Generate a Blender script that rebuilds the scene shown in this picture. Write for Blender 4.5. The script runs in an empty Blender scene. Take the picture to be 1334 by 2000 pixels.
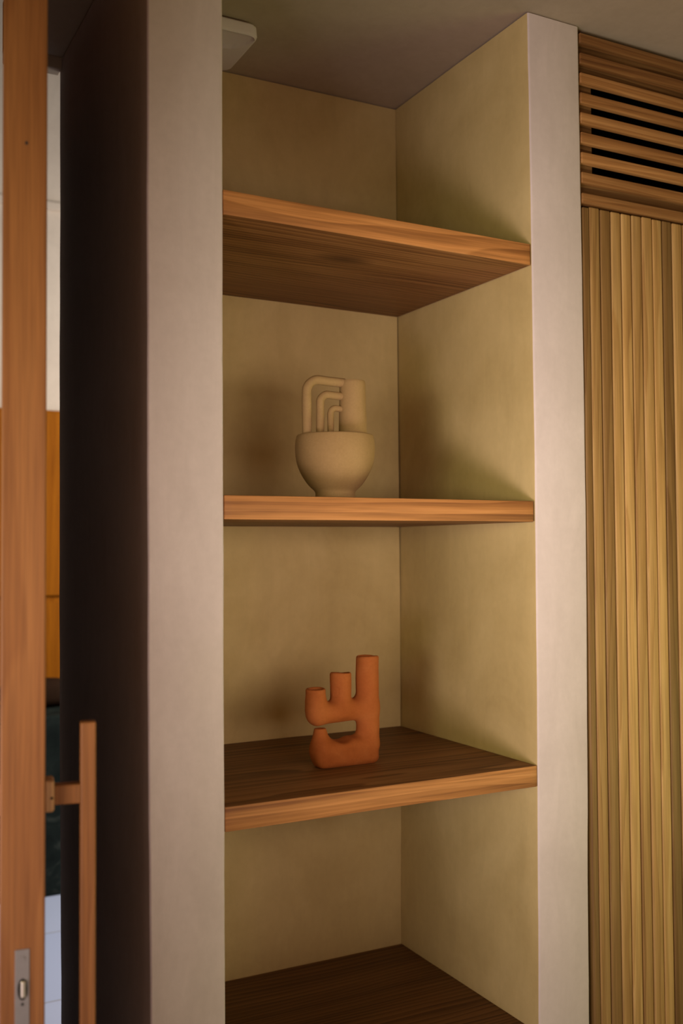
import bpy, bmesh, math, random
import numpy as np
from mathutils import Vector, Matrix, noise as mnoise

random.seed(7)
S = bpy.context.scene
COL = S.collection
W, D, H = 0.700, 0.557, 2.592          # niche width, depth, ceiling height (metres)
WALLTOP = H - 0.003                    # hairline shadow gap under the ceiling
REVEAL = 0.69

# ------------------------------------------------------------------ helpers
def tag(o, label=None, cat=None, group=None, kind=None):
    if label: o['label'] = label
    if cat: o['category'] = cat
    if group: o['group'] = group
    if kind: o['kind'] = kind
    return o

def empty(name, loc, rotz=0.0):
    o = bpy.data.objects.new(name, None); COL.objects.link(o)
    o.location = loc; o.rotation_euler = (0, 0, rotz); o.empty_display_size = 0.05
    return o

def link(name, bm, mats, parent=None, smooth=None):
    me = bpy.data.meshes.new(name)
    bmesh.ops.recalc_face_normals(bm, faces=bm.faces)
    bm.to_mesh(me); bm.free()
    for m in (mats if isinstance(mats, (list, tuple)) else [mats]): me.materials.append(m)
    if smooth is not None:
        me.polygons.foreach_set('use_smooth', [True] * len(me.polygons))
        me.set_sharp_from_angle(angle=math.radians(smooth))
    o = bpy.data.objects.new(name, me); COL.objects.link(o)
    if parent: o.parent = parent
    return o

def box(bm, x0, x1, y0, y1, z0, z1, bev=0.0, seg=2):
    vs = [bm.verts.new((x, y, z)) for x in (x0, x1) for y in (y0, y1) for z in (z0, z1)]
    fs = [bm.faces.new([vs[i] for i in q]) for q in
          ((0, 1, 3, 2), (4, 6, 7, 5), (0, 4, 5, 1), (2, 3, 7, 6), (0, 2, 6, 4), (1, 5, 7, 3))]
    if bev > 0:
        es = list({e for f in fs for e in f.edges})
        r = bmesh.ops.bevel(bm, geom=es, offset=bev, segments=seg, affect='EDGES', profile=0.5)
        return list(set(r['faces'] + [f for f in fs if f.is_valid]))
    return fs

def lathe(bm, prof, n=96, cx=0, cy=0):
    rings = []
    for r, z in prof:
        rings.append([bm.verts.new((cx + r * math.cos(2 * math.pi * i / n), cy + r * math.sin(2 * math.pi * i / n), z)) for i in range(n)])
    for a, b in zip(rings, rings[1:]):
        for i in range(n):
            bm.faces.new((a[i], a[(i + 1) % n], b[(i + 1) % n], b[i]))
    bm.faces.new(rings[0][::-1]); bm.faces.new(rings[-1])

def tube(bm, pts, rad, n=24):
    pts = [Vector(p) for p in pts]
    rad = rad if isinstance(rad, (list, tuple)) else [rad] * len(pts)
    prev = None; side = Vector((0, 1, 0))
    for i, p in enumerate(pts):
        t = (pts[min(i + 1, len(pts) - 1)] - pts[max(i - 1, 0)]).normalized()
        s = (side - t * side.dot(t)).normalized(); u = t.cross(s)
        ring = [bm.verts.new(p + (s * math.cos(2 * math.pi * k / n) + u * math.sin(2 * math.pi * k / n)) * rad[i]) for k in range(n)]
        if prev:
            for k in range(n): bm.faces.new((prev[k], prev[(k + 1) % n], ring[(k + 1) % n], ring[k]))
        else: bm.faces.new(ring[::-1])
        prev = ring
    bm.faces.new(prev)

def surface_nets(F, origin, h):
    """iso-surface (F<0 inside) of a numpy grid as verts, quads"""
    nx, ny, nz = F.shape
    ins = F < 0
    c = np.zeros((nx - 1, ny - 1, nz - 1), int)
    P = np.zeros((nx - 1, ny - 1, nz - 1, 3)); N = np.zeros((nx - 1, ny - 1, nz - 1))
    gi, gj, gk = np.meshgrid(np.arange(nx - 1), np.arange(ny - 1), np.arange(nz - 1), indexing='ij')
    base = np.stack([gi, gj, gk], -1).astype(float)
    cor = [(a, b, d) for a in (0, 1) for b in (0, 1) for d in (0, 1)]
    sl = lambda A, o: A[o[0]:nx - 1 + o[0], o[1]:ny - 1 + o[1], o[2]:nz - 1 + o[2]]
    for a in cor:
        for ax in range(3):
            if a[ax]: continue
            b = list(a); b[ax] = 1
            fa, fb = sl(F, a), sl(F, b)
            x = (fa < 0) != (fb < 0)
            t = np.where(x, fa / np.where(x, fa - fb, 1), 0)
            for q in range(3):
                P[..., q] += np.where(x, a[q] + (t if q == ax else 0), 0)
            N += x
    act = N > 0
    idx = -np.ones(act.shape, int); idx[act] = np.arange(act.sum())
    V = (base[act] + P[act] / N[act][:, None]) * h + np.array(origin)
    Q = []
    for ax in range(3):
        b = [slice(1, -1)] * 3; b[ax] = slice(0, -1)
        i0 = [np.s_[:]] * 3
        lo = [slice(0, n) for n in F.shape]; hi = [slice(0, n) for n in F.shape]
        lo[ax] = slice(0, F.shape[ax] - 1); hi[ax] = slice(1, F.shape[ax])
        cross = ins[tuple(lo)] != ins[tuple(hi)]
        flip = ins[tuple(lo)]
        o1, o2 = [(1, 2), (2, 0), (0, 1)][ax]
        w = np.argwhere(cross)
        for p in w:
            if p[o1] < 1 or p[o2] < 1 or p[o1] >= act.shape[o1] or p[o2] >= act.shape[o2]: continue
            e1 = np.zeros(3, int); e1[o1] = 1; e2 = np.zeros(3, int); e2[o2] = 1
            q = [idx[tuple(p - e1 - e2)], idx[tuple(p - e2)], idx[tuple(p)], idx[tuple(p - e1)]]
            if min(q) < 0: continue
            Q.append(q if flip[tuple(p)] else q[::-1])
    return V, Q

# ------------------------------------------------------------------ materials
class NT:
    def __init__(s, name):
        s.m = bpy.data.materials.new(name); s.m.use_nodes = True
        s.t = s.m.node_tree; s.b = s.t.nodes['Principled BSDF']
    def n(s, typ, **kw):
        nd = s.t.nodes.new(typ)
        for k, v in kw.items():
            if k.startswith('_'): setattr(nd, k[1:], v)
            else: nd.inputs[k.replace('__', ' ')].default_value = v
        return nd
    def l(s, a, b): s.t.links.new(a, b)
    def ramp(s, fac, stops):
        r = s.n('ShaderNodeValToRGB'); e = r.color_ramp.elements
        e[0].position, e[0].color = stops[0][0], (*stops[0][1], 1); e[1].position, e[1].color = stops[-1][0], (*stops[-1][1], 1)
        for p, c in stops[1:-1]:
            k = e.new(p); k.color = (*c, 1)
        s.l(fac, r.inputs[0]); return r.outputs[0]
    def mix(s, fac, a, b, mode='MIX'):
        m = s.n('ShaderNodeMix', _data_type='RGBA', _blend_type=mode)
        for k, v in ((0, fac), (6, a), (7, b)):
            if hasattr(v, 'links'): s.l(v, m.inputs[k])
            else: m.inputs[k].default_value = v if k == 0 else (*v, 1)
        return m.outputs[2]
    def math(s, op, a, b):
        m = s.n('ShaderNodeMath', _operation=op)
        for k, v in ((0, a), (1, b)):
            if hasattr(v, 'links'): s.l(v, m.inputs[k])
            else: m.inputs[k].default_value = v
        return m.outputs[0]
    def coords(s, scale=(1, 1, 1), off=(0, 0, 0), extra=None):
        tc = s.n('ShaderNodeTexCoord'); mp = s.n('ShaderNodeMapping'); mp.inputs['Scale'].default_value = scale; mp.inputs['Location'].default_value = off
        src = tc.outputs['Object']
        if extra is not None:
            v = s.n('ShaderNodeVectorMath', _operation='ADD'); s.l(src, v.inputs[0]); s.l(extra, v.inputs[1]); src = v.outputs[0]
        s.l(src, mp.inputs[0]); return mp.outputs[0]
    def noise(s, vec, scale, detail=4, rough=.55, dist=0.0):
        n = s.n('ShaderNodeTexNoise', Scale=scale, Detail=detail, Roughness=rough, Distortion=dist); s.l(vec, n.inputs['Vector']); return n.outputs['Fac']
    def bump(s, h, strength, dist=0.002):
        b = s.n('ShaderNodeBump', Strength=strength, Distance=dist); s.l(h, b.inputs['Height']); s.l(b.outputs[0], s.b.inputs['Normal'])

def plaster(name, base, light, dark, rough=.8, bump=.25, spec=.25):
    t = NT(name)
    o = t.coords()
    cloud = t.noise(o, 3.2, 5, .6, .6)
    stro = t.noise(t.coords((9, 9, 2.2)), 2.0, 5, .65, 1.2)
    c = t.mix(t.ramp(cloud, [(.36, (0, 0, 0)), (.64, (1, 1, 1))]), dark, light)
    c = t.mix(.45, c, base)
    s2 = t.ramp(stro, [(.30, (.955, .955, .95)), (.70, (1.03, 1.03, 1.03))])
    c = t.mix(1.0, c, s2, 'MULTIPLY')
    fine = t.noise(o, 60, 4, .6)
    s3 = t.ramp(fine, [(.3, (.97, .97, .97)), (.7, (1.02, 1.02, 1.02))])
    c = t.mix(1.0, c, s3, 'MULTIPLY')
    t.l(c, t.b.inputs['Base Color'])
    t.b.inputs['Roughness'].default_value = rough; t.b.inputs['Specular IOR Level'].default_value = spec
    hgt = t.math('ADD', t.math('MULTIPLY', stro, .8), t.math('MULTIPLY', fine, .15))
    t.bump(hgt, bump, .004)
    return t.m

def wood(name, axis, light, mid, dark, grain=34.0, rough=.55, knots=0.0, tint=False, off=(0, 0, 0), streak=.5, ringoff=.11, ringamp=.34):
    """axis: long grain direction 0,1,2"""
    t = NT(name)
    extra = None
    if tint:
        at = t.n('ShaderNodeAttribute', _attribute_name='board')
        sep = t.n('ShaderNodeSeparateColor'); t.l(at.outputs['Color'], sep.inputs[0])
        cmb = t.n('ShaderNodeCombineXYZ')
        for i in range(3): t.l(t.math('MULTIPLY', sep.outputs[1], 7.3 + 2 * i), cmb.inputs[i])
        extra = cmb.outputs[0]
    sc = [1, 1, 1]; sc[axis] = .10
    o = t.coords(tuple(sc), off, extra)
    wob = t.noise(o, 5.0, 3, .5)
    # growth rings: distance from a tilted heart axis, perturbed
    sx = t.n('ShaderNodeSeparateXYZ'); t.l(o, sx.inputs[0])
    a, b = [i for i in range(3) if i != axis]
    pa = t.math('ADD', sx.outputs[a], ringoff); pb = t.math('ADD', sx.outputs[b], ringoff * .7)
    rr = t.math('SQRT', t.math('ADD', t.math('MULTIPLY', pa, pa), t.math('MULTIPLY', pb, pb)), 0)
    rr = t.math('ADD', rr, t.math('MULTIPLY', wob, .16))
    rings = t.math('FRACT', t.math('MULTIPLY', rr, grain * 2.2), 0)
    sc2 = [1, 1, 1]; sc2[axis] = .022
    f = t.coords(tuple(sc2), off, extra)
    fib = t.noise(f, 260, 3, .6); fib2 = t.noise(f, 55, 4, .6, .3)
    sc3 = [1, 1, 1]; sc3[axis] = .16
    big = t.noise(t.coords(tuple(sc3), off, extra), 7, 4, .55, .5)
    rsm = t.ramp(rings, [(0, (0, 0, 0)), (.7, (.75, .75, .75)), (.92, (1, 1, 1)), (1.0, (0, 0, 0))])
    v = t.math('ADD', t.math('MULTIPLY', rsm, ringamp), t.math('ADD', t.math('MULTIPLY', fib2, streak), t.math('MULTIPLY', big, .55)))
    c = t.ramp(v, [(.36 + ringamp * .2, light), (.62 + ringamp * .3, mid), (.86 + ringamp * .42, dark)])
    c = t.mix(1.0, c, t.ramp(fib, [(.32, (.78, .76, .74)), (.62, (1.06, 1.06, 1.06))]), 'MULTIPLY')
    if knots > 0:
        sc4 = [1, 1, 1]; sc4[axis] = .45
        kn = t.n('ShaderNodeTexVoronoi', Scale=4.2); t.l(t.coords(tuple(sc4), off, extra), kn.inputs['Vector'])
        kd = t.math('ADD', kn.outputs['Distance'], t.math('MULTIPLY', wob, .12))
        c = t.mix(1.0, c, t.ramp(kd, [(.10, (.30, .24, .20)), (.22, (1, 1, 1))]), 'MULTIPLY')
    if tint:
        tv = t.math('ADD', t.math('MULTIPLY', sep.outputs[0], 1.2), .10)
        cc = t.n('ShaderNodeCombineColor')
        t.l(tv, cc.inputs[0]); t.l(t.math('MULTIPLY', tv, t.math('ADD', t.math('MULTIPLY', sep.outputs[0], .16), .90)), cc.inputs[1])
        t.l(t.math('MULTIPLY', tv, t.math('ADD', t.math('MULTIPLY', sep.outputs[0], .3), .82)), cc.inputs[2])
        c = t.mix(1.0, c, cc.outputs[0], 'MULTIPLY')
    t.l(c, t.b.inputs['Base Color'])
    t.b.inputs['Roughness'].default_value = rough; t.b.inputs['Specular IOR Level'].default_value = .3
    t.bump(t.math('ADD', fib, fib2), .18, .0012)
    return t.m

def clay(name, base, dark, light, scale=14, rough=.85, bump=.2, blot=None):
    t = NT(name); o = t.coords()
    a = t.noise(o, scale, 5, .6, .4); b = t.noise(o, 220, 3, .6)
    c = t.ramp(a, [(.3, dark), (.5, base), (.72, light)])
    c = t.mix(1.0, c, t.ramp(b, [(.3, (.93, .93, .93)), (.7, (1.04, 1.04, 1.04))]), 'MULTIPLY')
    t.l(c, t.b.inputs['Base Color']); t.b.inputs['Roughness'].default_value = rough; t.b.inputs['Specular IOR Level'].default_value = .2
    t.bump(t.math('ADD', t.math('MULTIPLY', a, .6), t.math('MULTIPLY', b, .25)), bump, .002)
    return t.m

def plain(name, col, rough=.5, metal=0.0, var=.06, scale=30, spec=.4):
    t = NT(name); a = t.noise(t.coords(), scale, 4, .6)
    lo = tuple(max(0, x * (1 - var)) for x in col); hi = tuple(min(1, x * (1 + var)) for x in col)
    t.l(t.ramp(a, [(.3, lo), (.7, hi)]), t.b.inputs['Base Color'])
    t.b.inputs['Roughness'].default_value = rough; t.b.inputs['Metallic'].default_value = metal; t.b.inputs['Specular IOR Level'].default_value = spec
    return t.m

M = {}
M['plaster'] = plaster('warm white limewash plaster', (.64, .56, .56), (.68, .60, .60), (.60, .52, .515), bump=.12)
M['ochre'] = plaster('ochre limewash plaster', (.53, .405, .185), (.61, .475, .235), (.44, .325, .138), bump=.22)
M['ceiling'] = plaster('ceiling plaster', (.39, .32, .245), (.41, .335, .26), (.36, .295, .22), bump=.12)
M['farwall'] = plaster('far room plaster', (.62, .54, .45), (.66, .58, .49), (.58, .50, .42), bump=.1)
TL, TM, TD = (.58, .285, .104), (.43, .190, .058), (.205, .076, .020)
M['shelf'] = wood('teak shelf wood', 0, TL, TM, TD, grain=34, knots=1.0, off=(.31, .12, .05), streak=.6)
M['door'] = wood('teak door wood', 2, (.255, .105, .028), (.205, .078, .019), (.135, .047, .011), grain=22, off=(.2, .7, .13), streak=.45, ringamp=.2)
M['slats'] = wood('pale teak slat wood', 2, (.60, .380, .146), (.50, .292, .098), (.25, .115, .032), grain=26, tint=True, streak=.42, ringamp=.26)
M['louvre'] = wood('teak louvre wood', 0, (.62, .33, .118), (.46, .217, .068), (.235, .093, .027), grain=30, tint=True, streak=.5, ringamp=.2)
M['backing'] = wood('dark teak backing wood', 0, (.22, .12, .045), (.15, .075, .026), (.07, .03, .010), grain=40, streak=.6)
M['orange'] = wood('orange cabinet wood', 2, (.29, .095, .005), (.245, .075, .004), (.18, .05, .003), grain=12, streak=.3)
M['orange'].node_tree.nodes['Principled BSDF'].inputs['Specular IOR Level'].default_value = .04
M['cream'] = clay('cream stoneware', (.37, .240, .106), (.335, .213, .09), (.40, .265, .125), 9, .8, .12)
M['terracotta'] = clay('terracotta clay', (.37, .105, .024), (.315, .082, .016), (.42, .135, .036), 12, .85, .22)
M['white'] = plain('white plastic', (.62, .56, .59), .45, var=.02)
M['black'] = plain('black void', (.008, .010, .008), .9, spec=.05)
M['metal'] = plain('brushed steel', (.20, .185, .175), .55, .35, .05, 60)
M['darkmetal'] = plain('dark metal', (.03, .027, .022), .5, .6)
M['brass'] = plain('dull brass', (.42, .38, .30), .4, .8)
M['block'] = wood('pale handle wood', 2, (.47, .27, .135), (.42, .23, .11), (.32, .16, .07), grain=30, off=(.6, .1, .4))
M['tint'] = plain('near black panel', (.022, .016, .010), .6, spec=.1)
M['cushion'] = plain('dark brown leather', (.022, .011, .006), .9, spec=.05)
M['screwhole'] = plain('dark hole', (.03, .018, .010), .8)

t = NT('pale blue grey floor tile')
br = t.n('ShaderNodeTexBrick', Scale=1.0); br.inputs['Color1'].default_value = (.44, .52, .74, 1); br.inputs['Color2'].default_value = (.47, .54, .74, 1)
br.inputs['Mortar'].default_value = (.30, .31, .37, 1); br.inputs['Mortar Size'].default_value = .004; br.inputs['Brick Width'].default_value = .6; br.inputs['Row Height'].default_value = .6; br.offset = 0.0
t.l(t.coords((1, 1, 1), (.05, .155, 0)), br.inputs['Vector']); t.l(br.outputs['Color'], t.b.inputs['Base Color']); t.b.inputs['Roughness'].default_value = .55
M['floor'] = t.m
t = NT('mottled dark green stone')
a = t.noise(t.coords(), 9, 6, .65, 1.0)
t.l(t.ramp(a, [(.35, (.004, .007, .006)), (.56, (.009, .014, .012)), (.70, (.045, .052, .042))]), t.b.inputs['Base Color']); t.b.inputs['Roughness'].default_value = .8; t.b.inputs['Specular IOR Level'].default_value = .1
M['stone'] = t.m

# ------------------------------------------------------------------ plastered shell
def interp(z, tab):
    zs = [a for a, _ in tab]
    return float(np.interp(z, zs, [b for _, b in tab]))

def plaster_block(name, x0, x1, y0, y1, z0, z1, mats, facemat=None, xl=None, xr=None, amp=.0011, seed=0.0, bev=.005):
    bm = bmesh.new()
    nz = max(2, int((z1 - z0) / .05)); nx = max(1, int((x1 - x0) / .05)); ny = max(1, int((y1 - y0) / .05))
    box(bm, x0, x1, y0, y1, z0, z1)
    for ax, n, lo, hi in ((2, nz, z0, z1), (0, nx, x0, x1), (1, ny, y0, y1)):
        for k in range(1, n):
            co = Vector((0, 0, 0)); no = Vector((0, 0, 0)); co[ax] = lo + (hi - lo) * k / n; no[ax] = 1
            bmesh.ops.bisect_plane(bm, geom=bm.verts[:] + bm.edges[:] + bm.faces[:], plane_co=co, plane_no=no)
    bm.normal_update()
    if bev:
        es = [e for e in bm.edges if len(e.link_faces) == 2 and e.calc_face_angle(0) > 1 and abs((e.verts[0].co - e.verts[1].co).normalized().z) > .9]
        bmesh.ops.bevel(bm, geom=es, offset=bev, segments=3, affect='EDGES', profile=.5)
    bm.normal_update()
    if facemat:
        for f in bm.faces: f.material_index = facemat(f)
    for v in bm.verts:
        z = v.co.z
        u = (v.co.x - x0) / (x1 - x0)
        dx = 0
        if xl: dx += (1 - u) * interp(z, xl)
        if xr: dx += u * interp(z, xr)
        n = mnoise.noise_vector(Vector((v.co.x * 5 + seed, v.co.y * 5, v.co.z * 5)))
        n2 = mnoise.noise_vector(Vector((v.co.x * 21 + seed, v.co.y * 21, v.co.z * 21)))
        v.co.x += dx + (n.x + .35 * n2.x) * amp; v.co.y += (n.y + .35 * n2.y) * amp
    o = link(name, bm, mats, smooth=50)
    return tag(o, kind='structure')

# left pier: free-standing end of the niche, its far side is the doorway reveal
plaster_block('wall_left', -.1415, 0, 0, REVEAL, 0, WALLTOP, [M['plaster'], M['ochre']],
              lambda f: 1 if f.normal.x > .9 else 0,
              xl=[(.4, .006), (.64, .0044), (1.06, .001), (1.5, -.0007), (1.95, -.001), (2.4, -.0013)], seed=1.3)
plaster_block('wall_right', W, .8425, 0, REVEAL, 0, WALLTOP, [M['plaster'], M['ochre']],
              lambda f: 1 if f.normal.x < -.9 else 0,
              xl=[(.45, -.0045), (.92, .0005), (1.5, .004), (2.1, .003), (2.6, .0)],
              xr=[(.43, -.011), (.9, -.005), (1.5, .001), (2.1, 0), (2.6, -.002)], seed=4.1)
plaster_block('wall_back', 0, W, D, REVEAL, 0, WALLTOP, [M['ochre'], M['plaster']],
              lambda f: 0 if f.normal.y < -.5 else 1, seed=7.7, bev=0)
# ceilings
bm = bmesh.new()
box(bm, -3.0, 3.2, -3.6, .30, H, H + .12); box(bm, -.27, 3.2, .30, REVEAL + .02, H, H + .12)
tag(link('ceiling', bm, M['ceiling']), kind='structure')
bm = bmesh.new(); box(bm, -.27, -.1415, REVEAL - .02, REVEAL + .02, H - .026, H + .12, .003)
tag(link('trim_1', bm, M['ceiling']), kind='structure')
bm = bmesh.new(); box(bm, -3.0, 3.2, -3.6, 3.5, -.05, 0)
tag(link('floor', bm, M['floor']), kind='structure')
# far room seen through the gap on the left
bm = bmesh.new(); box(bm, -3.0, 3.2, 3.36, 3.5, 0, 4.3)
tag(link('wall_far', bm, M['farwall']), kind='structure')
bm = bmesh.new(); box(bm, -1.5, 1.5, 3.335, 3.36, 3.10, 3.14, .004)
tag(link('trim_2', bm, M['farwall']), kind='structure')
bm = bmesh.new(); box(bm, .845, 3.2, .62, REVEAL, 0, H)
tag(link('wall_partition', bm, M['plaster']), kind='structure')
bm = bmesh.new(); box(bm, -3.1, -3.0, -3.6, 3.5, 0, 4.3)
tag(link('wall_side', bm, M['backing']), kind='structure')

# ------------------------------------------------------------------ shelves
def shelf(name, zt_l, zt_r, th, label, off, slope=0.0):
    root = bmesh.new()
    box(root, .0005, W - .0005, .0008, D - .001, -th, 0, .0022, 2)
    # saw-cut softness: many cuts along the board so that the edge wanders a little
    for k in range(1, 40):
        bmesh.ops.bisect_plane(root, geom=root.verts[:] + root.edges[:] + root.faces[:], plane_co=(W * k / 40, 0, 0), plane_no=(1, 0, 0))
    for v in root.verts:
        u = v.co.x / W
        v.co.z += zt_r * u + zt_l * (1 - u)
        n = mnoise.noise_vector(Vector((v.co.x * 6 + off * 3, v.co.y * 3, v.co.z * 30)))
        v.co.z += n.z * .0006; v.co.y += n.y * .0006
    z0 = min(zt_l, zt_r)
    for v in root.verts: v.co.z -= z0
    root.normal_update()
    for f in root.faces: f.material_index = 1 if abs(f.normal.z) > .9 else 0  # top and underside take darker wood, shade painted into the colour
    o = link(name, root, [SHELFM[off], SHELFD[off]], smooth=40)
    o.location = (0, 0, z0)
    return tag(o, label, 'shelf', 'thick teak shelves in the plaster niche')

SHELFD = {k: wood('shaded shelf face', 0, tuple(c * m for c in TL), tuple(c * m * .95 for c in TM), tuple(c * m * .8 for c in TD), grain=30, knots=kn, off=of, streak=.6)
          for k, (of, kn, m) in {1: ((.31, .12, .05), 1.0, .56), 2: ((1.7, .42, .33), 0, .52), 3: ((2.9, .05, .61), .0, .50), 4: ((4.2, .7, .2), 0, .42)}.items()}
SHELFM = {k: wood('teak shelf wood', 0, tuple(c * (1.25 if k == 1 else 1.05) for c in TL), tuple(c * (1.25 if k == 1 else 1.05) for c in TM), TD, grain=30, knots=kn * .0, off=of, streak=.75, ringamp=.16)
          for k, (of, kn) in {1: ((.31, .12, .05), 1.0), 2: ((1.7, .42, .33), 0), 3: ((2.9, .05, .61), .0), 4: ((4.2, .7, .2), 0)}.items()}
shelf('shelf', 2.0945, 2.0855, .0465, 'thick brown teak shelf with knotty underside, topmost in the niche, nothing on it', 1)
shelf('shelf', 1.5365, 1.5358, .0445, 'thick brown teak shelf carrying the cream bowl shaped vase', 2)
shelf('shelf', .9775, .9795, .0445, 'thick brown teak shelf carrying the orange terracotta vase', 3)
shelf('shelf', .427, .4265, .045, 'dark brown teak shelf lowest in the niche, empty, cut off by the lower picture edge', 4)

# ------------------------------------------------------------------ cream vase
VX, VY, VZ = .3085, .160, 1.5366
cv = tag(empty('ceramic_vase', (VX, VY, VZ)), 'cream ceramic vase, round bowl with an upright cylinder neck and three nested tube handles', 'vase')
prof0 = [(.0415, 0), (.0425, .003), (.0415, .010), (.0412, .016), (.0440, .0215), (.0530, .0300), (.0600, .0385), (.0670, .0490), (.0730, .0600),
         (.0780, .0720), (.0812, .0850), (.0830, .0990), (.0834, .1100), (.0828, .1205), (.0815, .1290), (.0800, .1345)]
# smooth the profile with a Catmull-Rom pass
def smooth_prof(p, k=4):
    out = []
    for i in range(len(p) - 1):
        a, b, c, d = p[max(i - 1, 0)], p[i], p[i + 1], p[min(i + 2, len(p) - 1)]
        for j in range(k):
            t = j / k
            out.append(tuple(.5 * ((2 * b[q]) + (-a[q] + c[q]) * t + (2 * a[q] - 5 * b[q] + 4 * c[q] - d[q]) * t * t + (-a[q] + 3 * b[q] - 3 * c[q] + d[q]) * t ** 3) for q in (0, 1)))
    return out + [p[-1]]
prof = smooth_prof(prof0) + [(.0790, .1362), (.0772, .1368), (.0755, .1360), (.0745, .1335), (.0730, .1270), (.0600, .1245), (.0300, .1240), (.002, .1240)]
bm = bmesh.new(); lathe(bm, prof, 128)
for v in bm.verts:
    n = mnoise.noise(Vector((v.co.x * 16, v.co.y * 16, v.co.z * 16))); r = math.hypot(v.co.x, v.co.y)
    if r > .01: v.co.x *= 1 + n * .006; v.co.y *= 1 + n * .006
bowl = link('bowl', bm, M['cream'], cv, 50)
NX = .0425
pn = [(.0300, .1245), (.0298, .135), (.0292, .165), (.0284, .200), (.0278, .235), (.0274, .2470), (.0266, .2515), (.0252, .2535), (.0238, .2530), (.0228, .2505), (.0222, .2450), (.0220, .17), (.0220, .15), (.002, .149)]
bm = bmesh.new(); lathe(bm, pn, 72, NX, 0); link('neck', bm, M['cream'], cv, 50)
def handle(xv, rad, ztop, zend, bend):
    xe = NX - .020
    pts = [(xv - .000, 0, .1245), (xv, 0, .14), (xv, 0, .16)]
    zb = ztop - bend
    pts += [(xv, 0, zb * .5 + .16 * .5)] if zb > .175 else []
    for k in range(0, 11):
        a = math.pi * .5 * k / 10
        pts.append((xv + bend - bend * math.cos(a), 0, zb + bend * math.sin(a)))
    n = 6
    for k in range(1, n + 1):
        u = k / n; pts.append((xv + bend + (xe - xv - bend) * u, 0, ztop + (zend - ztop) * u))
    bm = bmesh.new()
    # hand-rolled: a slow wobble in the coil
    pp = [(x + .0009 * mnoise.noise(Vector((x * 40, 1.7, z * 40))), y, z + .0007 * mnoise.noise(Vector((x * 40, 5.1, z * 40)))) for x, y, z in pts]
    rr = [rad * (1 + .06 * mnoise.noise(Vector((x * 60, rad * 90, z * 60)))) for x, y, z in pts]
    tube(bm, pp, rr, 28)
    return link('handle', bm, M['cream'], cv, 60)
handle(-.0648, .0098, .2500, .2475, .026)
handle(-.0340, .0084, .2205, .2195, .018)
handle(-.0093, .0068, .1935, .1925, .013)

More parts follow.
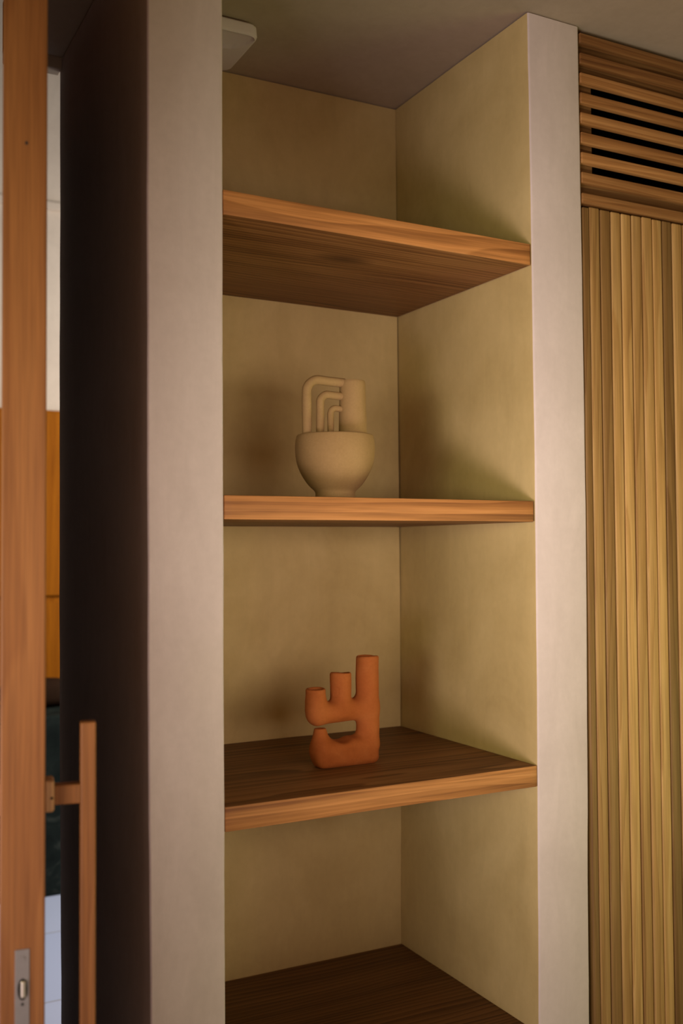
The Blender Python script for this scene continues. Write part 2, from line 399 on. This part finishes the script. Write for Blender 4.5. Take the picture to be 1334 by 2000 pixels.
# ------------------------------------------------------------------ terracotta vase (one moulded body)
def terracotta():
    h = .0015
    x0, x1, y0, y1, z0, z1 = -.110, .100, -.040, .040, -.006, .246
    xs = np.arange(x0, x1, h); ys = np.arange(y0, y1, h); zs = np.arange(z0, z1, h)
    X, Y, Z = np.meshgrid(xs, ys, zs, indexing='ij')
    def capsule(a, b, ra, rb=None):
        rb = ra if rb is None else rb
        a, b = np.array(a), np.array(b); ab = b - a
        px, py, pz = X - a[0], Y - a[1], Z - a[2]
        t = np.clip((px * ab[0] + py * ab[1] + pz * ab[2]) / ab.dot(ab), 0, 1)
        return np.sqrt((px - ab[0] * t) ** 2 + (py - ab[1] * t) ** 2 + (pz - ab[2] * t) ** 2) - (ra + (rb - ra) * t)
    def cyl(cx, r, za, zb, rnd=.004, lean=0.0):
        q = np.sqrt((X - cx - lean * (Z - za)) ** 2 + Y ** 2) - (r - rnd); w = np.abs(Z - (za + zb) / 2) - ((zb - za) / 2 - rnd)
        return np.minimum(np.maximum(q, w), 0) + np.sqrt(np.maximum(q, 0) ** 2 + np.maximum(w, 0) ** 2) - rnd
    def rbox(cx, cz, hx, hy, hz, r):
        qx, qy, qz = np.abs(X - cx) - hx + r, np.abs(Y) - hy + r, np.abs(Z - cz) - hz + r
        return np.sqrt(np.maximum(qx, 0) ** 2 + np.maximum(qy, 0) ** 2 + np.maximum(qz, 0) ** 2) + np.minimum(np.maximum(qx, np.maximum(qy, qz)), 0) - r
    def smin(a, b, k):
        g = np.clip(.5 + .5 * (b - a) / k, 0, 1); return b + (a - b) * g - k * g * (1 - g)
    bx = .3555                                       # world x of the local origin
    col = cyl(.4092 - bx, .0248, .035, .2275, .004)  # tall right spout, down the whole right side
    mid = cyl(.3446 - bx, .0226, .105, .1955, .004)
    lef = cyl(.2858 - bx, .0213, .118, .1650, .004, -.012)
    arm = capsule((.2890 - bx, 0, .1128), (.4092 - bx, 0, .1170), .0232)
    elb = capsule((.2862 - bx, 0, .135), (.2885 - bx, 0, .1128), .0217, .0228)
    F = smin(smin(arm, col, .014), elb, .010)
    F = smin(F, mid, .009); F = smin(F, lef, .008)
    # base: thick rounded foot that sweeps up left into the horn
    foot = rbox(.3545 - bx, .0270, .0735, .0285, .0300, .0185)
    horn = capsule((.2990 - bx, 0, .034), (.2948 - bx, 0, .0790), .0245, .0118)
    horn = np.maximum(horn, Z - .0805)
    bed = (np.sqrt(((X - (.3425 - bx)) / .0300) ** 2 + ((Z - .0880) / .0370) ** 2) - 1) * .030   # scooped-out trough
    B = smin(foot, horn, .015)
    kc = .006                                        # rounded lip where the trough is scooped out
    g = np.clip(.5 + .5 * (-bed - B) / kc, 0, 1); B = B + (-bed - B) * g + kc * g * (1 - g)
    rt = np.clip((X - (.352 - bx)) / .025, 0, 1)
    G = np.minimum(B, F) * (1 - rt) + smin(B, F, .014) * rt
    # bores of the three spouts and the horn
    for cx, r, za, zb in ((.4092 - bx, .0190, .165, .26), (.3446 - bx, .0172, .140, .26), (.2855 - bx, .0155, .140, .26)):
        bore = np.maximum(np.sqrt((X - cx) ** 2 + Y ** 2) - r, np.maximum(za - Z, Z - zb))
        G = np.maximum(G, -bore)
    bore = np.maximum(np.sqrt((X - .2946 + bx) ** 2 + Y ** 2) - .0072, np.maximum(.070 - Z, Z - .09))
    G = np.maximum(G, -bore)
    G = np.maximum(G, -Z)
    wob = .0009 * (np.sin(X * 90 + 1) * np.sin(Z * 70) + np.sin(Y * 110 + Z * 60))
    G = G + np.where(Z > .004, wob, 0)
    # light smoothing of the field
    for _ in range(2):
        K = G.copy()
        K[1:-1, 1:-1, 1:-1] = (2 * G[1:-1, 1:-1, 1:-1] + G[2:, 1:-1, 1:-1] + G[:-2, 1:-1, 1:-1] + G[1:-1, 2:, 1:-1] + G[1:-1, :-2, 1:-1] + G[1:-1, 1:-1, 2:] + G[1:-1, 1:-1, :-2]) / 8
        G = K
    V, Q = surface_nets(G, (x0, y0, z0), h)
    V[:, 2] = np.maximum(V[:, 2], 0)
    me = bpy.data.meshes.new('terracotta_vase'); me.from_pydata(V.tolist(), [], [list(map(int, q)) for q in Q]); me.update()
    bm = bmesh.new(); bm.from_mesh(me); bpy.data.meshes.remove(me)
    for _ in range(2): bmesh.ops.smooth_vert(bm, verts=[v for v in bm.verts if v.co.z > .003], factor=.5, use_axis_x=True, use_axis_y=True, use_axis_z=True)
    o = link('terracotta_vase', bm, M['terracotta'], smooth=60)
    o.location = (bx, .210, .9793)
    return tag(o, 'orange terracotta vase with three stepped open spouts and a curled horn below', 'vase')
terracotta()

# ------------------------------------------------------------------ wireless access point on the niche ceiling
ap = tag(empty('access_point', (.103, .3995, H)), 'white square plastic access point with rounded corners on the niche ceiling, half behind the pier', 'access point')
def rr_outline(hx, hy, r, n=8):
    pts = []
    for cx, cy, a0 in ((hx - r, hy - r, 0), (-hx + r, hy - r, 90), (-hx + r, -hy + r, 180), (hx - r, -hy + r, 270)):
        for k in range(n + 1):
            a = math.radians(a0 + 90 * k / n); pts.append((cx + r * math.cos(a), cy + r * math.sin(a)))
    out = []                                   # points along the straight sides too
    for i, p in enumerate(pts):
        q = pts[(i + 1) % len(pts)]; m = 14 if i % (n + 1) == n else 1
        out += [(p[0] + (q[0] - p[0]) * j / m, p[1] + (q[1] - p[1]) * j / m) for j in range(m)]
    return out
def rr_stack(bm, levels, close=True):
    rings = [[bm.verts.new((x, y, z)) for x, y in rr_outline(hx, hy, r)] for hx, hy, r, z in levels]
    n = len(rings[0])
    for a, b in zip(rings, rings[1:]):
        for i in range(n): bm.faces.new((a[i], a[(i + 1) % n], b[(i + 1) % n], b[i]))
    bm.faces.new(rings[0]); 
    if close: bm.faces.new(rings[-1])
    return rings[-1]
bm = bmesh.new(); rr_stack(bm, [(.088, .080, .02, 0), (.088, .080, .02, -.007)])
link('mounting_plate', bm, M['darkmetal'], ap)
bm = bmesh.new()
last = rr_stack(bm, [(.099, .0915, .022, -.0065), (.102, .0945, .024, -.010), (.103, .0955, .024, -.028), (.1015, .094, .023, -.0325), (.0985, .091, .021, -.0345)], close=False)
# underside: gently dished scoop that opens towards the front edge
cen = []
N = 36; n = len(last); prev = last
for k in range(1, N):
    s = 1 - k / N
    ring = []
    for v in last:
        x, y = v.co.x * s, v.co.y * s
        q = math.sqrt(((x - .005) / .092) ** 2 + ((y + .090) / .085) ** 2)
        z = -.0345 - .0012 * (1 - s) + (.0030 + .0230 * (1 - q) if q < 1 else 0)
        ring.append(bm.verts.new((x, y, z)))
    for i in range(n): bm.faces.new((prev[i], prev[(i + 1) % n], ring[(i + 1) % n], ring[i]))
    prev = ring
bm.faces.new(prev)
link('cover', bm, M['white'], ap, 35)

# ------------------------------------------------------------------ wardrobe on the right: slatted door below, louvred vent above
wd = tag(empty('wardrobe', (.8435, 0, 0)), 'built-in wardrobe with vertical teak slat door under a louvred vent panel, beside the right pier', 'wardrobe')
WX = 1.30   # width, continues past the picture edge
bm = bmesh.new()   # carcass: open box behind door and vent
box(bm, .0015, .0195, .022, .60, .02, 2.586); box(bm, WX - .018, WX, .022, .60, .02, 2.586)
box(bm, .0195, WX - .018, .585, .60, .02, 2.586); box(bm, .0195, WX - .018, .022, .585, 2.57, 2.586); box(bm, .0195, WX - .018, .022, .585, .02, .05)
box(bm, .0195, WX - .018, .03, .585, 2.165, 2.185)
link('carcass', bm, M['black'], wd)
def slat_mesh(items, axis, tints, bev):
    bm = bmesh.new(); lay = bm.loops.layers.float_color.new('board'); done = bm.faces.layers.int.new('done')
    for (x0, x1, y0, y1, z0, z1), tv in zip(items, tints):
        fs = box(bm, x0, x1, y0, y1, z0, z1, bev, 3)
        r = random.random()
        for f in bm.faces:
            if f[done]: continue
            f[done] = 1
            for lp in f.loops: lp[lay] = (tv, r, 0, 1)
    return bm
P = .0311
edges = [0.0018, .0225]
tints = [.27]
items = [(.0018, .0195, .0, .019, .03, 2.188)]
tb = [.52, .36, .66, .76, .60, .68, .70, .29, .68, .42, .6, .5, .66, .3, .58, .7, .48]
x = .0208; k = 0
while x + .029 < WX:
    w = .0282 + random.uniform(-.0007, .0007)
    items.append((x, x + w, random.uniform(-.0008, .0008), .0185, .03, 2.190 + random.uniform(-.001, .001))); tints.append(tb[k % len(tb)] + random.uniform(-.03, .03))
    x += P; k += 1
bm = bmesh.new(); box(bm, .001, WX - .001, .0188, .026, .028, 2.186); door = link('door', bm, M['tint'], wd)
link('slat_panel', slat_mesh(items, 2, tints, .0032), M['slats'], door, 60)
# vent
bm = bmesh.new()
box(bm, .001, .042, .0142, .040, 2.195, 2.583); box(bm, WX - .042, WX - .001, .0142, .040, 2.195, 2.583)
box(bm, .042, WX - .042, .0142, .040, 2.484, 2.583); box(bm, .042, WX - .042, .0142, .040, 2.195, 2.253)
frame = link('vent_frame', bm, M['backing'], wd)
items, tints = [], []
zc = 2.5665
for i in range(8):
    items.append((.001, WX - .001, .0, .014, zc - .0125, zc + .0120)); tints.append([.26, .30, .52, .50, .55, .52, .60, .42][i]); zc -= .0446
items.append((.001, WX - .001, -.0005, .014, 2.196, 2.2195)); tints.append(.36)
link('louvre_slats', slat_mesh(items, 0, tints, .0024), M['louvre'], frame, 60)

# ------------------------------------------------------------------ wooden door standing open, edge towards the camera
th = math.radians(10.7)
dr = tag(empty('door_1', (-.4090, -.3080, 0), -th), kind='structure')
dr['label'] = 'teak door standing open edge-on at the left, steel lock plate and wooden pull bars'
HT = .0293
bm = bmesh.new(); box(bm, -HT, HT, 0, .30, .01, 2.575, .0025, 2)  # stile made deep so its unseen face bounces warm light onto the reveal
# small nail hole and a plugged knot on the edge are separate dark discs below
stile = link('stile', bm, M['door'], dr)
bm = bmesh.new(); box(bm, -HT, HT, .98, 1.12, .01, 2.575, .002); link('stile', bm, M['tint'], dr)  # unseen back stile, darkened and set far back to block light
bm = bmesh.new(); box(bm, -HT + .004, HT - .004, .30, .98, 2.38, 2.575, .002); link('rail', bm, M['door'], dr)
bm = bmesh.new(); box(bm, -HT + .004, HT - .004, .30, .98, .01, .17, .002); link('rail', bm, M['door'], dr)
bm = bmesh.new(); box(bm, -.010, .010, .30, .98, .17, 2.38); link('panel', bm, M['tint'], dr)  # unseen panel, darkened to keep bounce off the reveal
def disc(x, z, r, y=-.0006, mat='screwhole', name='nail_hole', par=None, rz=None):
    bm = bmesh.new(); tube(bm, [(x, y, z), (x, y + .004, z)], r, 20)
    if rz:
        for v in bm.verts: v.co.z = z + (v.co.z - z) * rz
    return link(name, bm, M[mat], par or dr)
def tubeY(bm, p, q, r, n=20):
    pass
# tube() uses y as side vector: build discs with x side instead
def ydisc(name, x, z, r, y0, y1, mat, par, rz=1.0, n=28):
    bm = bmesh.new()
    ra = [bm.verts.new((x + r * math.cos(2 * math.pi * k / n), y0, z + r * rz * math.sin(2 * math.pi * k / n))) for k in range(n)]
    rb = [bm.verts.new((v.co.x, y1, v.co.z)) for v in ra]
    for k in range(n): bm.faces.new((ra[k], ra[(k + 1) % n], rb[(k + 1) % n], rb[k]))
    bm.faces.new(ra); bm.faces.new(rb)
    return link(name, bm, mat, par, 40)
ydisc('nail_hole', .0018, 1.9975, .0022, -.0004, .003, M['screwhole'], dr, 1.2)
# lock plate with latch
bm = bmesh.new()
px0, px1, pz0, pz1 = -.0092, .0096, .700, .9070
box(bm, px0, px1, -.0012, .002, pz0, pz1, .0006, 2)
lock = link('lock_plate', bm, M['metal'], dr)
ydisc('latch_recess', .0006, .8545, .0064, -.0016, .001, M['darkmetal'], lock, 2.25, 36)
bm = bmesh.new(); box(bm, -.0016, .0046, -.0055, .001, .8440, .8665, .002, 2); link('latch_bolt', bm, M['brass'], lock)
ydisc('screw', .0006, .8950, .0030, -.0020, .001, M['metal'], lock)
ydisc('screw_hole', .0006, .8350, .0020, -.0016, .001, M['darkmetal'], lock)
def pull(sgn):
    """long wooden pull bar held off the door face by two posts on blocks"""
    hl = None
    bm = bmesh.new(); xa, xb = sgn * .0765, sgn * .0985
    box(bm, min(xa, xb), max(xa, xb), .036, .058, .60, 1.198, .003, 3)
    hl = link('pull_handle', bm, M['door'], dr)
    hl['label'] = 'wooden pull bar on the %s face of the door' % ('right' if sgn > 0 else 'left')
    for z in (1.099, .70):
        bm = bmesh.new(); xa, xb = sgn * (HT + .011), sgn * .078
        box(bm, min(xa, xb), max(xa, xb), .036, .058, z - .0135, z + .0135, .002)
        link('post', bm, M['door'], hl)
        bm = bmesh.new(); xa, xb = sgn * (HT - .001), sgn * (HT + .0125)
        box(bm, min(xa, xb), max(xa, xb), .028, .066, z - .0215, z + .0225, .004, 3)
        bl = link('mounting_block', bm, M['block'], hl)
pull(1); pull(-1)
hl = [o for o in dr.children if o.name.startswith('pull_handle')][0]
ydisc('screw_hole', HT + .0090, 1.0975, .0019, .0274, .030, M['screwhole'], hl)

# ------------------------------------------------------------------ far room contents
cb = tag(empty('wood_cabinet', (.0, 3.10, 0)), 'orange brown wooden cabinet in the far room, seen through the gap beside the door', 'cabinet')
bm = bmesh.new(); box(bm, -.9, 1.1, .02, .25, 0, 2.085, .003); link('carcass', bm, M['orange'], cb)
bm = bmesh.new(); box(bm, -.9, 1.1, .0, .019, 1.225, 2.075, .003); link('door', bm, M['orange'], cb)
bm = bmesh.new(); box(bm, -.9, 1.1, .0, .019, .03, 1.195, .003); link('door', bm, M['orange'], cb)
bm = bmesh.new(); box(bm, -.9, 1.1, 2.62, 3.06, 0.0, .745, .006)
bm2 = bmesh.new(); box(bm2, -.9, 1.1, -.22, .22, 0, .745, .012, 3); bm.free()
lc = link('stone_bench', bm2, M['stone']); lc.location = (0, 3.085 - .24, 0)
lc.location.y = 3.10 - .225
tag(lc, 'dark green mottled stone bench block on the pale floor before the orange cabinet', 'bench')
bm = bmesh.new()
bmesh.ops.create_uvsphere(bm, u_segments=40, v_segments=24, radius=1)
for v in bm.verts:
    x, y, z = v.co
    f = lambda a: math.copysign(abs(a) ** .7, a)
    v.co = (f(x) * .165, f(y) * .08, f(z) * .062)
cu = link('cushion', bm, M['cushion'], smooth=60); cu.location = (.262, 2.93, .745 + .0625)
tag(cu, 'dark brown rounded cushion lying on the stone bench before the orange cabinet', 'cushion')

# ------------------------------------------------------------------ light
def area(name, loc, target, sx, sy, power, col):
    L = bpy.data.lights.new(name, 'AREA'); L.shape = 'RECTANGLE'; L.size = sx; L.size_y = sy; L.energy = power; L.color = col
    o = bpy.data.objects.new(name, L); COL.objects.link(o); o.location = loc
    o.rotation_euler = (Vector(target) - Vector(loc)).to_track_quat('-Z', 'Y').to_euler(); return o
area('left_window_daylight', (-2.6, -1.75, 1.48), (.5, .05, 1.48), 1.8, .6, 4.6, (1.0, .95, .50)).data.spread = math.radians(50)
area('left_low_light', (-2.6, -1.6, .60), (.5, .05, 1.55), 1.8, .5, 9.7, (1.0, .78, .86)).data.spread = math.radians(56)  # low light from the left, source unseen, added to reach upward
area('rear_window_daylight', (.3, -1.8, 1.47), (.35, 0, 1.47), 1.2, .4, 2.3, (1.0, .82, .70)).data.spread = math.radians(62)
area('rear_warm_fill', (.35, -1.8, 1.40), (.35, 0, 1.40), 3.9, .5, 5.2, (1.0, .36, .08))  # added warm fill strip with no known source, lifts the reveal
area('floor_bounce_daylight', (.35, -1.8, .40), (.35, 0, 1.30), 3.5, .5, 7.0, (1.0, .81, .72))
area('right_low_fill', (2.6, -1.7, .60), (.4, 0, 1.5), 1.4, .6, 4.8, (.90, 1.0, .30)).data.spread = math.radians(90)  # added fill from the lower right, no window known there
area('far_room_daylight', (1.9, 1.55, 2.2), (-.3, 3.0, .7), 1.0, 1.2, 86, (1.0, .92, .83))

w = bpy.data.worlds.new('World'); S.world = w; w.use_nodes = True
bg = w.node_tree.nodes['Background']; bg.inputs[0].default_value = (1.0, .58, .25, 1); bg.inputs[1].default_value = .004

# ------------------------------------------------------------------ camera
def cam():
    y, p, r = (math.radians(a) for a in (27.7208, 1.9304, -.3823))
    fw = Vector((math.sin(y) * math.cos(p), math.cos(y) * math.cos(p), math.sin(p)))
    rt = Vector((math.cos(y), -math.sin(y), 0)); up = rt.cross(fw)
    rt2 = rt * math.cos(r) + up * math.sin(r); up2 = -rt * math.sin(r) + up * math.cos(r)
    c = bpy.data.cameras.new('Camera'); o = bpy.data.objects.new('Camera', c); COL.objects.link(o)
    m = Matrix((( rt2.x, up2.x, -fw.x, -.6784), (rt2.y, up2.y, -fw.y, -1.7457), (rt2.z, up2.z, -fw.z, 1.4412), (0, 0, 0, 1)))
    o.matrix_world = m
    c.sensor_fit = 'VERTICAL'; c.sensor_height = 36; c.sensor_width = 24; c.lens = 2017.43 * 36 / 2000
    c.clip_start = .02; c.clip_end = 60
    c.dof.use_dof = True; c.dof.focus_distance = 2.12; c.dof.aperture_fstop = 2.8
    return o
S.camera = cam()
S.view_settings.view_transform = 'Standard'; S.view_settings.look = 'None'; S.view_settings.gamma = 1.0
S.view_settings.use_curve_mapping = False; S.view_settings.exposure = 0.0
S.cycles.max_bounces = 10; S.cycles.diffuse_bounces = 6
